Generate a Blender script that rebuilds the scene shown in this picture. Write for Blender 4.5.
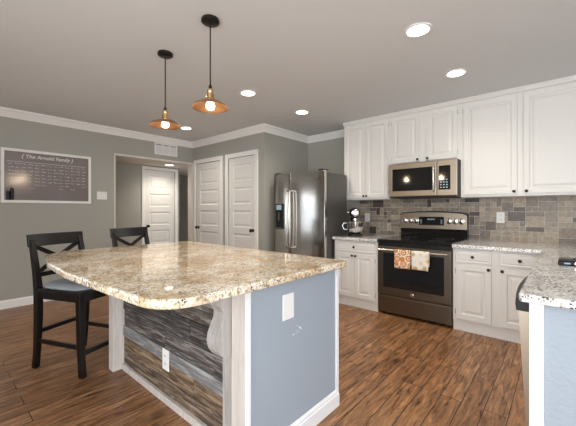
import bpy, bmesh, math, random
from mathutils import Vector, Matrix

for o in list(bpy.data.objects):
    bpy.data.objects.remove(o, do_unlink=True)
SC = bpy.context.scene
COL = SC.collection
random.seed(7)

# ------------------------------------------------------------------ camera
CAM_H = 1.25
cam = bpy.data.cameras.new('camera'); camo = bpy.data.objects.new('camera', cam); COL.objects.link(camo)
cam.sensor_width = 36.0; cam.lens = 316.5 / 576 * 36.0
cam.shift_y = -2.8 / 576
cam.clip_start = 0.02
camo.location = (0, 0, CAM_H)
camo.rotation_euler = (math.radians(90), 0, math.radians(41.0))
SC.camera = camo

# ------------------------------------------------------------------ world, daylight, exposure
SC.view_settings.view_transform = 'Standard'
SC.view_settings.look = 'None'
SC.view_settings.exposure = 0.0
SC.view_settings.gamma = 1.0
SC.view_settings.use_curve_mapping = False
W = bpy.data.worlds.new('sky'); SC.world = W; W.use_nodes = True
bg = W.node_tree.nodes['Background']
bg.inputs[0].default_value = (0.94, 0.97, 1.0, 1); bg.inputs[1].default_value = 4.4

# the room is open towards the bright side behind the camera (sky); one more window is far left, facing a wall added to tone its reflection
CAN_W = 40.0
PENDANT_W = 7.0
CEIL = 2.54

# ------------------------------------------------------------------ materials
def new_mat(name):
    m = bpy.data.materials.new(name); m.use_nodes = True
    return m, m.node_tree.nodes, m.node_tree.links, m.node_tree.nodes['Principled BSDF']

def plain(name, col, rough=0.5, metal=0.0, bump=0.0, bscale=200, var=0.0, spec=0.5, coat=0.0):
    m, n, l, b = new_mat(name)
    b.inputs['Base Color'].default_value = (*col, 1); b.inputs['Roughness'].default_value = rough
    b.inputs['Metallic'].default_value = metal; b.inputs['Specular IOR Level'].default_value = spec
    b.inputs['Coat Weight'].default_value = coat
    tc = n.new('ShaderNodeTexCoord'); ns = n.new('ShaderNodeTexNoise')
    ns.inputs['Scale'].default_value = bscale; ns.inputs['Detail'].default_value = 4
    l.new(tc.outputs['Object'], ns.inputs['Vector'])
    if bump:
        bp = n.new('ShaderNodeBump'); bp.inputs['Strength'].default_value = bump; bp.inputs['Distance'].default_value = 0.004
        l.new(ns.outputs['Fac'], bp.inputs['Height']); l.new(bp.outputs['Normal'], b.inputs['Normal'])
    if var:
        n2 = n.new('ShaderNodeTexNoise'); n2.inputs['Scale'].default_value = 3; l.new(tc.outputs['Object'], n2.inputs['Vector'])
        mx = n.new('ShaderNodeMix'); mx.data_type = 'RGBA'
        mx.inputs['A'].default_value = (*[c * (1 - var) for c in col], 1); mx.inputs['B'].default_value = (*[min(1, c * (1 + var)) for c in col], 1)
        l.new(n2.outputs['Fac'], mx.inputs['Factor']); l.new(mx.outputs['Result'], b.inputs['Base Color'])
    return m

def emit(name, col, strength):
    m, n, l, b = new_mat(name)
    b.inputs['Base Color'].default_value = (*col, 1)
    b.inputs['Emission Color'].default_value = (*col, 1); b.inputs['Emission Strength'].default_value = strength
    return m

def ramp(n, stops):
    r = n.new('ShaderNodeValToRGB'); e = r.color_ramp.elements
    while len(e) < len(stops): e.new(0.5)
    for i, (p, c) in enumerate(stops):
        e[i].position = p; e[i].color = (*c, 1) if len(c) == 3 else c
    return r

def mixc(n, l, fac, a, b, mode='MIX'):
    mx = n.new('ShaderNodeMix'); mx.data_type = 'RGBA'; mx.blend_type = mode
    for s, v in (('Factor', fac), ('A', a), ('B', b)):
        if hasattr(v, 'is_linked'): l.new(v, mx.inputs[s])
        elif s == 'Factor': mx.inputs[s].default_value = v
        else: mx.inputs[s].default_value = (*v, 1)
    return mx.outputs['Result']

def granite(name, gold, base_stops, fleck):
    m, n, l, b = new_mat(name)
    tc = n.new('ShaderNodeTexCoord'); V = tc.outputs['Object']
    def noise(scale, detail=3, rough=.6, dist=0.0):
        x = n.new('ShaderNodeTexNoise'); x.inputs['Scale'].default_value = scale; x.inputs['Detail'].default_value = detail
        x.inputs['Roughness'].default_value = rough; x.inputs['Distortion'].default_value = dist
        l.new(V, x.inputs['Vector']); return x.outputs['Fac']
    base = ramp(n, base_stops)
    l.new(noise(46, 4), base.inputs['Fac'])
    # broad golden drifts
    gm = ramp(n, [(0.44, (0, 0, 0)), (0.62, (1, 1, 1))]); l.new(noise(5.0, 5, .65, .8), gm.inputs['Fac'])
    mg = n.new('ShaderNodeMath'); mg.operation = 'MULTIPLY'; mg.inputs[1].default_value = gold
    l.new(gm.outputs['Color'], mg.inputs[0])
    c = mixc(n, l, mg.outputs['Value'], base.outputs['Color'], (0.50, 0.335, 0.15))
    # grey-brown crystals
    k = ramp(n, [(0.56, (0, 0, 0)), (0.62, (1, 1, 1))]); l.new(noise(75, 2, .5), k.inputs['Fac'])
    k2 = n.new('ShaderNodeMath'); k2.operation = 'MULTIPLY'; k2.inputs[1].default_value = .72 if gold > .5 else .5; l.new(k.outputs['Color'], k2.inputs[0])
    c = mixc(n, l, k2.outputs['Value'], c, (0.24, 0.17, 0.11) if gold > .5 else (0.25, 0.235, 0.225))
    # black flecks, gathered in drifts
    vo = n.new('ShaderNodeTexVoronoi'); vo.inputs['Scale'].default_value = 85; l.new(V, vo.inputs['Vector'])
    bk = ramp(n, [(0.0, (1, 1, 1)), (0.34, (1, 1, 1)), (0.42, (0, 0, 0))]); l.new(vo.outputs['Distance'], bk.inputs['Fac'])
    dr = ramp(n, [(fleck, (0, 0, 0)), (fleck + .08, (1, 1, 1))]); l.new(noise(13, 4, .6), dr.inputs['Fac'])
    mm = n.new('ShaderNodeMath'); mm.operation = 'MULTIPLY'; l.new(bk.outputs['Color'], mm.inputs[0]); l.new(dr.outputs['Color'], mm.inputs[1])
    c = mixc(n, l, mm.outputs['Value'], c, (0.035, 0.03, 0.028))
    l.new(c, b.inputs['Base Color'])
    b.inputs['Roughness'].default_value = 0.05; b.inputs['IOR'].default_value = 1.6
    return m

def wood_floor(name):
    m, n, l, b = new_mat(name)
    tc = n.new('ShaderNodeTexCoord')
    mp = n.new('ShaderNodeMapping'); mp.inputs['Rotation'].default_value = (0, 0, math.radians(90)); l.new(tc.outputs['Object'], mp.inputs['Vector'])
    br = n.new('ShaderNodeTexBrick'); br.inputs['Scale'].default_value = 1.0
    br.inputs['Brick Width'].default_value = 1.15; br.inputs['Row Height'].default_value = 0.125
    br.inputs['Mortar Size'].default_value = 0.0025; br.inputs['Mortar Smooth'].default_value = 0.1; br.inputs['Bias'].default_value = 0.0
    br.inputs['Color1'].default_value = (0, 0, 0, 1); br.inputs['Color2'].default_value = (1, 1, 1, 1); br.inputs['Mortar'].default_value = (0.5, 0.5, 0.5, 1)
    br.offset = 0.37
    l.new(mp.outputs['Vector'], br.inputs['Vector'])
    tone = ramp(n, [(0.0, (0.235, 0.112, 0.048)), (0.5, (0.280, 0.140, 0.062)), (1.0, (0.325, 0.170, 0.079))])
    l.new(br.outputs['Color'], tone.inputs['Fac'])
    # grain runs along y
    mp2 = n.new('ShaderNodeMapping'); mp2.inputs['Scale'].default_value = (36, 4.4, 1); l.new(tc.outputs['Object'], mp2.inputs['Vector'])
    off = n.new('ShaderNodeVectorMath'); off.operation = 'MULTIPLY_ADD'; off.inputs[1].default_value = (7, 13, 5)
    l.new(br.outputs['Color'], off.inputs[0]); l.new(mp2.outputs['Vector'], off.inputs[2])
    gr = n.new('ShaderNodeTexNoise'); gr.inputs['Scale'].default_value = 1.0; gr.inputs['Detail'].default_value = 6; gr.inputs['Roughness'].default_value = .65; gr.inputs['Distortion'].default_value = .8
    l.new(off.outputs['Vector'], gr.inputs['Vector'])
    gc = ramp(n, [(0.33, (0.22, 0.18, 0.16)), (0.45, (0.78, 0.74, 0.70)), (0.56, (1.12, 1.10, 1.06)), (0.70, (1.75, 1.70, 1.60))])
    l.new(gr.outputs['Fac'], gc.inputs['Fac'])
    c = mixc(n, l, 1.0, tone.outputs['Color'], gc.outputs['Color'], 'MULTIPLY')
    c = mixc(n, l, br.outputs['Fac'], c, (0.03, 0.015, 0.008))
    l.new(c, b.inputs['Base Color'])
    b.inputs['Roughness'].default_value = 0.36
    bp = n.new('ShaderNodeBump'); bp.inputs['Strength'].default_value = .25; bp.inputs['Distance'].default_value = 0.003
    l.new(gr.outputs['Fac'], bp.inputs['Height']); l.new(bp.outputs['Normal'], b.inputs['Normal'])
    return m

def board(name, dark, mid, light, seed, along='x', sc=1.0, rough=.8):
    m, n, l, b = new_mat(name)
    tc = n.new('ShaderNodeTexCoord'); mp = n.new('ShaderNodeMapping')
    s = (3.4 * sc, 30 * sc, 52 * sc) if along == 'x' else (30 * sc, 30 * sc, 2.6 * sc)
    mp.inputs['Scale'].default_value = s; mp.inputs['Location'].default_value = (seed * 3.7, seed * 1.9, seed * 5.3)
    l.new(tc.outputs['Object'], mp.inputs['Vector'])
    ns = n.new('ShaderNodeTexNoise'); ns.inputs['Scale'].default_value = 1; ns.inputs['Detail'].default_value = 7; ns.inputs['Roughness'].default_value = .7; ns.inputs['Distortion'].default_value = 1.0
    l.new(mp.outputs['Vector'], ns.inputs['Vector'])
    r = ramp(n, [(0.34, dark), (0.50, mid), (0.62, light)]); l.new(ns.outputs['Fac'], r.inputs['Fac'])
    l.new(r.outputs['Color'], b.inputs['Base Color']); b.inputs['Roughness'].default_value = rough
    bp = n.new('ShaderNodeBump'); bp.inputs['Strength'].default_value = .5; bp.inputs['Distance'].default_value = .004
    l.new(ns.outputs['Fac'], bp.inputs['Height']); l.new(bp.outputs['Normal'], b.inputs['Normal'])
    return m

def brushed(name, col, rough=.28, axis='z', metal=1.0):
    m, n, l, b = new_mat(name)
    b.inputs['Base Color'].default_value = (*col, 1); b.inputs['Metallic'].default_value = metal
    tc = n.new('ShaderNodeTexCoord'); mp = n.new('ShaderNodeMapping')
    mp.inputs['Scale'].default_value = (2, 2, 260) if axis == 'x' else (260, 260, 2)
    l.new(tc.outputs['Object'], mp.inputs['Vector'])
    ns = n.new('ShaderNodeTexNoise'); ns.inputs['Scale'].default_value = 1; ns.inputs['Detail'].default_value = 2; l.new(mp.outputs['Vector'], ns.inputs['Vector'])
    mr = n.new('ShaderNodeMapRange'); mr.inputs['To Min'].default_value = rough - .05; mr.inputs['To Max'].default_value = rough + .07
    l.new(ns.outputs['Fac'], mr.inputs['Value']); l.new(mr.outputs['Result'], b.inputs['Roughness'])
    return m

def tile_mat(name):
    m, n, l, b = new_mat(name)
    at = n.new('ShaderNodeAttribute'); at.attribute_name = 'stone'
    tc = n.new('ShaderNodeTexCoord'); ns = n.new('ShaderNodeTexNoise'); ns.inputs['Scale'].default_value = 38; ns.inputs['Detail'].default_value = 5
    l.new(tc.outputs['Object'], ns.inputs['Vector'])
    g = ramp(n, [(0.3, (0.72, 0.71, 0.70)), (0.7, (1.22, 1.22, 1.22))]); l.new(ns.outputs['Fac'], g.inputs['Fac'])
    l.new(mixc(n, l, 1.0, at.outputs['Color'], g.outputs['Color'], 'MULTIPLY'), b.inputs['Base Color'])
    b.inputs['Roughness'].default_value = .42
    return m

def cloth(name, kind):
    m, n, l, b = new_mat(name)
    tc = n.new('ShaderNodeTexCoord'); mp = n.new('ShaderNodeMapping'); mp.inputs['Scale'].default_value = (1, 0.0, 1)
    l.new(tc.outputs['Object'], mp.inputs['Vector'])
    vo = n.new('ShaderNodeTexVoronoi'); vo.inputs['Scale'].default_value = 13 if kind == 'orange' else 15
    vo.inputs['Randomness'].default_value = .35 if kind == 'orange' else .55
    l.new(mp.outputs['Vector'], vo.inputs['Vector'])
    if kind == 'orange':
        o, w = (0.60, 0.225, 0.045), (0.80, 0.74, 0.64)
        r = ramp(n, [(0.0, w), (0.10, o), (0.20, w), (0.27, o), (0.42, o), (0.47, w), (0.56, w), (0.60, (0.45, 0.2, 0.05))])
        r.color_ramp.interpolation = 'CONSTANT'; l.new(vo.outputs['Distance'], r.inputs['Fac']); out = r.outputs['Color']
    else:
        r = ramp(n, [(0.0, (1, 1, 1)), (0.38, (1, 1, 1)), (0.42, (0, 0, 0))]); l.new(vo.outputs['Distance'], r.inputs['Fac'])
        sp = n.new('ShaderNodeSeparateColor'); l.new(vo.outputs['Color'], sp.inputs['Color'])
        c = ramp(n, [(0.0, (0.62, 0.47, 0.16)), (0.4, (0.48, 0.44, 0.30)), (0.75, (0.75, 0.68, 0.55)), (1.0, (0.62, 0.40, 0.16))]); l.new(sp.outputs['Red'], c.inputs['Fac'])
        out = mixc(n, l, r.outputs['Color'], (0.80, 0.76, 0.68), c.outputs['Color'])
    l.new(out, b.inputs['Base Color']); b.inputs['Roughness'].default_value = .9
    return m

def pane_mat(name):
    m, n, l, b = new_mat(name)
    n.remove(b)
    tr = n.new('ShaderNodeBsdfTransparent'); gl = n.new('ShaderNodeBsdfGlossy'); gl.inputs['Roughness'].default_value = .02
    mx = n.new('ShaderNodeMixShader'); mx.inputs[0].default_value = .05
    l.new(tr.outputs[0], mx.inputs[1]); l.new(gl.outputs[0], mx.inputs[2])
    l.new(mx.outputs[0], n['Material Output'].inputs['Surface'])
    return m

M = {}
M['wall'] = plain('wall_paint', (0.385, 0.378, 0.338), .75, bump=.06, bscale=260)
M['ceiling'] = plain('ceiling_paint', (0.69, 0.70, 0.705), .85, bump=.05, bscale=180)
M['trim'] = plain('trim_paint', (0.87, 0.86, 0.84), .4)
M['added_wall'] = plain('added_wall_paint', (0.72, 0.76, 0.80), .9)
M['hall'] = plain('hall_paint', (0.72, 0.67, 0.60), .7)
M['door'] = plain('door_paint', (0.78, 0.765, 0.735), .4)
M['cabinet'] = plain('cabinet_paint', (0.76, 0.745, 0.715), .38, bump=.02, bscale=120)
M['blue'] = plain('blue_grey_paint', (0.335, 0.388, 0.452), .55, bump=.7, bscale=60)
M['blue_trim'] = plain('cool_white_trim', (0.82, 0.84, 0.86), .4)
M['floor'] = wood_floor('plank_floor')
M['granite'] = granite('golden_granite', 0.72, [(0.34, (0.52, 0.40, 0.25)), (0.45, (0.74, 0.64, 0.47)), (0.55, (0.86, 0.80, 0.68)), (0.68, (0.90, 0.88, 0.83))], .50)
M['granite_cool_lit'] = granite('cool_lit_granite', 0.15, [(0.34, (0.40, 0.38, 0.36)), (0.43, (0.70, 0.69, 0.67)), (0.52, (0.84, 0.84, 0.83)), (0.66, (0.90, 0.90, 0.90))], .46)  # same stone as the island worktop, with cool light put into its colour
M['tile'] = tile_mat('stone_mosaic')
M['steel'] = brushed('brushed_steel', (0.60, 0.58, 0.55), .15, 'x')
M['handle_steel'] = brushed('polished_steel', (0.74, 0.72, 0.68), .2)
M['slate'] = brushed('slate_steel', (0.20, 0.175, 0.145), .32, 'x')
M['mw'] = brushed('warm_steel', (0.36, 0.31, 0.25), .34, 'x')
M['case'] = plain('grey_case', (0.13, 0.125, 0.115), .36, metal=.4)
M['black_glass'] = plain('black_glass', (0.012, 0.012, 0.013), .06)
M['black'] = plain('black_plastic', (0.009, 0.009, 0.0095), .4, spec=.3)
M['bronze'] = plain('dark_bronze', (0.025, 0.02, 0.017), .35, metal=.6)
M['stool'] = plain('black_stained_wood', (0.005, 0.0045, 0.0045), .30, bump=.1, bscale=60)
M['cushion'] = plain('blue_grey_fabric', (0.25, 0.275, 0.29), .9, bump=.4, bscale=300, var=.12)
M['white'] = plain('white_plastic', (0.84, 0.84, 0.83), .35)
M['copper'] = plain('antique_copper', (0.52, 0.31, 0.18), .3, metal=1.0, var=.15)
M['brass'] = plain('aged_brass', (0.60, 0.43, 0.24), .3, metal=1.0)
M['bulb'] = emit('warm_bulb', (1.0, 0.80, 0.55), 14)
M['can'] = emit('recessed_lens', (1.0, 0.93, 0.84), 9)
M['chalk'] = plain('chalkboard_surface', (0.235, 0.202, 0.20), .14, var=.15)
M['chalk_mark'] = plain('chalk_writing', (0.75, 0.72, 0.70), .9)
M['display'] = plain('display_digits', (0.35, 0.5, 0.6), .3)
M['pane'] = pane_mat('window_pane')
M['post'] = board('whitewashed_wood', (0.50, 0.455, 0.42), (0.57, 0.525, 0.485), (0.63, 0.585, 0.545), 2, 'z', .7, .6)
M['post2'] = board('greyed_wood', (0.32, 0.30, 0.285), (0.38, 0.36, 0.34), (0.44, 0.415, 0.395), 4, 'z', .8, .6)
M['orange_cloth'] = cloth('orange_print_cloth', 'orange')
M['dot_cloth'] = cloth('dotted_print_cloth', 'dots')
M['shiny'] = plain('shiny_steel', (0.78, 0.78, 0.78), .08, metal=1.0)

# ------------------------------------------------------------------ mesh helpers
ORG = {}                                   # world position of every root

class MB:
    def __init__(s): s.bm = bmesh.new()
    def box(s, x0, x1, y0, y1, z0, z1, rot=None, at=None):
        vs = [s.bm.verts.new((x, y, z)) for x in (x0, x1) for y in (y0, y1) for z in (z0, z1)]
        for f in ((0, 1, 3, 2), (4, 6, 7, 5), (0, 4, 5, 1), (2, 3, 7, 6), (0, 2, 6, 4), (1, 5, 7, 3)):
            s.bm.faces.new([vs[i] for i in f])
        if rot is not None:
            bmesh.ops.rotate(s.bm, verts=vs, cent=at or (0, 0, 0), matrix=rot)
        return s
    def bar(s, p0, p1, w, d, up=(0, 0, 1), w2=None, d2=None):
        """rectangular bar from p0 to p1; w across, d along up-ish"""
        p0, p1 = Vector(p0), Vector(p1); ax = (p1 - p0).normalized()
        a = ax.cross(Vector(up)).normalized(); b = a.cross(ax).normalized()
        w2 = w if w2 is None else w2; d2 = d if d2 is None else d2
        rings = []
        for p, ww, dd in ((p0, w, d), (p1, w2, d2)):
            rings.append([s.bm.verts.new(p + a * (i * ww / 2) + b * (j * dd / 2)) for i, j in ((-1, -1), (1, -1), (1, 1), (-1, 1))])
        s._skin(rings); return s
    def _skin(s, rings, cap=True, closed=True):
        n = len(rings[0])
        for r0, r1 in zip(rings, rings[1:]):
            for i in range(n if closed else n - 1):
                s.bm.faces.new((r0[i], r0[(i + 1) % n], r1[(i + 1) % n], r1[i]))
        if cap:
            s.bm.faces.new(list(reversed(rings[0]))); s.bm.faces.new(rings[-1])
    def tube(s, pts, r, seg=12, up=None, flat=1.0):
        pts = [Vector(p) for p in pts]; rs = r if isinstance(r, (list, tuple)) else [r] * len(pts)
        rings = []; ref = None
        for i, p in enumerate(pts):
            t = (pts[min(i + 1, len(pts) - 1)] - pts[max(i - 1, 0)]).normalized()
            if ref is None:
                ref = Vector(up) if up else (Vector((0, 0, 1)) if abs(t.z) < .9 else Vector((1, 0, 0)))
            a = t.cross(ref).normalized(); b = a.cross(t).normalized(); ref = b
            rings.append([s.bm.verts.new(p + (a * math.cos(k * 2 * math.pi / seg) + b * flat * math.sin(k * 2 * math.pi / seg)) * rs[i]) for k in range(seg)])
        s._skin(rings); return s
    def lathe(s, prof, c=(0, 0, 0), axis='z', seg=32, cap=True):
        rings = []
        for r, h in prof:
            ring = []
            for k in range(seg):
                a = k * 2 * math.pi / seg; x, y = max(r, 1e-4) * math.cos(a), max(r, 1e-4) * math.sin(a)
                v = {'z': (x, y, h), 'y': (x, h, y), 'x': (h, x, y)}[axis]
                ring.append(s.bm.verts.new(Vector(v) + Vector(c)))
            rings.append(ring)
        s._skin(rings, cap=cap); return s
    def prism(s, poly, a0, a1, axis='z'):
        rings = []
        for a in (a0, a1):
            rings.append([s.bm.verts.new({'z': (p, q, a), 'x': (a, p, q), 'y': (p, a, q)}[axis]) for p, q in poly])
        s._skin(rings); return s
    def slab(s, x0, w, z0, h, yb, t, panels, rec=.010, m1=.010, m2=.03, m3=.045, rise=.007):
        """door or drawer front facing -y: solid slab with recessed raised panels (list of x0,x1,z0,z1 inside)"""
        xs = sorted({0, w, *[p[0] for p in panels], *[p[1] for p in panels]}); zs = sorted({0, h, *[p[2] for p in panels], *[p[3] for p in panels]})
        cache = {}
        def V(x, z, y):
            k = (round(x, 5), round(z, 5), round(y, 5))
            if k not in cache: cache[k] = s.bm.verts.new((x0 + x, yb + y, z0 + z))
            return cache[k]
        def quad(a, b, c, d): s.bm.faces.new((a, b, c, d))
        def sides(y0, y1):
            for xa, xb in zip(xs, xs[1:]):
                for z in (0, h): quad(V(xa, z, y0), V(xb, z, y0), V(xb, z, y1), V(xa, z, y1))
            for za, zb in zip(zs, zs[1:]):
                for x in (0, w): quad(V(x, za, y0), V(x, zb, y0), V(x, zb, y1), V(x, za, y1))
        sides(0, -t)
        for xa, xb in zip(xs, xs[1:]):
            for za, zb in zip(zs, zs[1:]):
                quad(V(xa, za, 0), V(xb, za, 0), V(xb, zb, 0), V(xa, zb, 0))
                cx, cz = (xa + xb) / 2, (za + zb) / 2
                if any(p[0] < cx < p[1] and p[2] < cz < p[3] for p in panels):
                    prev = [V(xa, za, -t), V(xb, za, -t), V(xb, zb, -t), V(xa, zb, -t)]
                    for ins, y in ((m1, -t + rec), (m2, -t + rec), (m3, -t + rec - rise)):
                        cur = [V(xa + ins, za + ins, y), V(xb - ins, za + ins, y), V(xb - ins, zb - ins, y), V(xa + ins, zb - ins, y)]
                        for i in range(4): quad(prev[i], prev[(i + 1) % 4], cur[(i + 1) % 4], cur[i])
                        prev = cur
                    quad(*prev)
                else:
                    quad(V(xa, za, -t), V(xb, za, -t), V(xb, zb, -t), V(xa, zb, -t))
        return s
    def sweep(s, path, prof):
        pts = [Vector(p) for p in path]; rings = []
        def nrm(a, b):
            d = (b - a).normalized(); return Vector((d.y, -d.x))
        for i, p in enumerate(pts):
            if i == 0: m = nrm(pts[0], pts[1])
            elif i == len(pts) - 1: m = nrm(pts[-2], pts[-1])
            else:
                n1, n2 = nrm(pts[i - 1], p), nrm(p, pts[i + 1]); m = (n1 + n2) / (1 + n1.dot(n2))
            rings.append([s.bm.verts.new((p.x + m.x * o, p.y + m.y * o, z)) for o, z in prof])
        s._skin(rings); return s
    def xform(s, mat):
        bmesh.ops.transform(s.bm, matrix=mat, verts=s.bm.verts[:]); return s
    def build(s, name, mat, parent=None, bevel=0.0, smooth=False, local=False, seg=2):
        if parent is not None and not local:
            o = ORG[parent.name]; bmesh.ops.translate(s.bm, verts=s.bm.verts[:], vec=-o)
        bmesh.ops.recalc_face_normals(s.bm, faces=s.bm.faces[:])
        me = bpy.data.meshes.new(name); s.bm.to_mesh(me); s.bm.free()
        me.materials.append(mat)
        ob = bpy.data.objects.new(name, me); COL.objects.link(ob)
        if smooth:
            for p in me.polygons: p.use_smooth = True
            try: me.set_sharp_from_angle(angle=math.radians(40))
            except Exception: pass
        if parent is not None:
            ob.parent = parent; ORG[ob.name] = ORG[parent.name].copy()
        else: ORG[ob.name] = Vector((0, 0, 0))
        if bevel:
            b = ob.modifiers.new('bevel', 'BEVEL'); b.width = bevel; b.segments = seg; b.limit_method = 'ANGLE'; b.angle_limit = math.radians(40)
        return ob

def tag(o, label, cat, group=None):
    o['label'] = label; o['category'] = cat
    if group: o['group'] = group
    return o
def thing(name, label, cat, loc=(0, 0, 0), rz=0.0, group=None):
    o = bpy.data.objects.new(name, None); COL.objects.link(o); o.location = loc; o.rotation_euler = (0, 0, rz)
    o.empty_display_size = .05
    ORG[o.name] = Vector(loc)
    return tag(o, label, cat, group)
def struct(name, mb, mat, parent=None, **k):
    o = mb.build(name, mat, parent, **k)
    if parent is None: o['kind'] = 'structure'
    return o
def copy_tree(o, parent=None):
    c = o.copy(); COL.objects.link(c)
    if parent is not None: c.parent = parent
    for ch in [x for x in COL.objects if x.parent == o]: copy_tree(ch, c)
    return c

# ------------------------------------------------------------------ room shell
XL, YP, XF, YK = -5.35, 3.38, -3.42, 4.47        # left wall, pantry wall, fridge alcove wall, kitchen wall
XR, YB = 2.4, -1.6
T = .12
def wall_y(x0, x1, z0, z1, a0, a1, holes=()):     # wall in a plane x = const; a = y range
    mb = MB(); ys = sorted({a0, a1, *[h[0] for h in holes], *[h[1] for h in holes]}); zs = sorted({z0, z1, *[h[2] for h in holes], *[h[3] for h in holes]})
    for ya, yb in zip(ys, ys[1:]):
        for za, zb in zip(zs, zs[1:]):
            if not any(h[0] < (ya + yb) / 2 < h[1] and h[2] < (za + zb) / 2 < h[3] for h in holes): mb.box(x0, x1, ya, yb, za, zb)
    bmesh.ops.remove_doubles(mb.bm, verts=mb.bm.verts[:], dist=1e-4)
    return mb
def wall_x(y0, y1, z0, z1, a0, a1, holes=()):
    mb = MB(); xs = sorted({a0, a1, *[h[0] for h in holes], *[h[1] for h in holes]}); zs = sorted({z0, z1, *[h[2] for h in holes], *[h[3] for h in holes]})
    for xa, xb in zip(xs, xs[1:]):
        for za, zb in zip(zs, zs[1:]):
            if not any(h[0] < (xa + xb) / 2 < h[1] and h[2] < (za + zb) / 2 < h[3] for h in holes): mb.box(xa, xb, y0, y1, za, zb)
    bmesh.ops.remove_doubles(mb.bm, verts=mb.bm.verts[:], dist=1e-4)
    return mb

struct('floor', MB().box(-7.6, XR + T, -1.6, YK + T, -.08, 0), M['floor'])
struct('ceiling', MB().box(XL - T, XR + T, -1.6, YK + T, CEIL, CEIL + .1), M['ceiling'])
struct('wall_left', wall_y(XL - T, XL, 0, CEIL, YB, YP + .1, [(1.97, YP, 0, 2.15), (-1.25, .35, .62, 1.75)]), M['wall'])
LP = [(-5.235, -4.485), (-4.275, -3.615)]         # pantry door leaves
struct('wall_pantry', wall_x(YP, YP + .1, 0, CEIL, XL, XF, [(LP[0][0], LP[0][1], 0, 2.12), (LP[1][0], LP[1][1], 0, 2.12)]), M['wall'])
struct('wall_alcove', MB().box(XF - .1, XF, YP + .1, YK, 0, CEIL), M['wall'])
struct('wall_kitchen', MB().box(XF - .1, XR + T, YK, YK + T, 0, CEIL), M['wall'])
struct('wall_right', wall_y(XR, XR + T, 0, CEIL, 1.0, YK), M['wall'])
struct('wall_back', wall_x(YB - T, YB, 0, CEIL, XL - T, -1.9), M['wall'])
# hallway behind the opening in the left wall
XH = -6.30
struct('wall_hall', wall_y(XH - .1, XH, 0, 2.15, 1.2, 5.0, [(2.89, 3.54, 0, 2.07), (3.64, 4.4, 0, 2.15)]), M['wall'])
struct('ceiling_hall', MB().box(-7.5, XL - T, 1.2, 5.0, 2.15, 2.25), M['hall'])
struct('wall_hall_side', MB().box(XH, XL - T, 1.10, 1.2, 0, 2.25), M['wall'])
struct('wall_hall_end', MB().box(-7.5, XL, 5.0, 5.1, 0, 2.25), M['wall'])
struct('floor_hall', MB().box(-7.6, XL - T, YK + T, 5.1, -.08, 0), M['floor'])
struct('wall_hall_far', MB().box(-7.5, -7.4, 1.2, 5.0, 0, 2.25), M['wall'])
struct('wall_added_outside', MB().box(-7.0, -6.9, -4.5, 1.1, 0, 1.62), M['added_wall'])  # unseen wall, added to shape the bright patch mirrored in the fridge
struct('wall_closet', MB().box(XL, XF - .1, 4.47, 4.57, 0, CEIL), M['wall'])
# window joinery (out of frame, seen in reflections)
def window(n, mbf, panes):
    f = struct('window_%d' % n, mbf, M['trim'])
    panes.build('window_pane', M['pane'], f)
mf = MB()
for y in (-1.25, -.48, .30): mf.box(XL - .09, XL - .03, y, y + .05, .62, 1.75)
for z in (.62, 1.70): mf.box(XL - .089, XL - .031, -1.25, .35, z, z + .05)
window(1, mf, MB().box(XL - .063, XL - .057, -1.25, .35, .62, 1.75))

# crown moulding and baseboards
CR = [(0, CEIL - .105), (.012, CEIL - .105), (.018, CEIL - .088), (.055, CEIL - .035), (.072, CEIL - .022), (.078, CEIL - .001), (0, CEIL - .001)]
struct('trim_1', MB().sweep([(XL, YB), (XL, YP), (XF, YP), (XF, YK), (-2.47, YK)], CR), M['trim'])
BB = [(0, 0), (.016, 0), (.016, .085), (.010, .10), (.006, .108), (0, .108)]
struct('baseboard_left', MB().sweep([(XL, YB), (XL, 1.97)], BB), M['trim'])
struct('baseboard_alcove', MB().sweep([(-3.535, YP), (XF, YP), (XF, YK), (-2.40, YK)], BB), M['trim'])
# door casings
def casing(n, x0, x1, ztop, y):
    w = .072; mb = MB()
    mb.box(x0 - w, x0, y - .018, y, 0, ztop + w); mb.box(x1, x1 + w, y - .018, y, 0, ztop + w); mb.box(x0 - w, x1 + w, y - .017, y, ztop, ztop + w)
    struct('trim_%d' % n, mb, M['trim'], bevel=.004)
casing(2, *LP[0], 2.12, YP); casing(3, *LP[1], 2.12, YP)
mb = MB(); w = .06
mb.box(XH, XH + .018, 2.89 - w, 2.89, 0, 2.13); mb.box(XH, XH + .018, 3.54, 3.54 + w, 0, 2.13); mb.box(XH, XH + .017, 2.89 - w, 3.54 + w, 2.07, 2.13)
struct('trim_4', mb, M['trim'], bevel=.004)
# thin casing around the hall opening
mb = MB(); mb.box(XL - T - .005, XL + .012, 3.345, 3.379, 0, 2.15); mb.box(XL - T - .005, XL + .010, 1.97, 3.379, 2.12, 2.15)
mb.box(XL - T - .005, XL + .006, 1.97, 1.99, 0, 2.15)
struct('trim_5', mb, M['hall'], bevel=.003)

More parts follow.
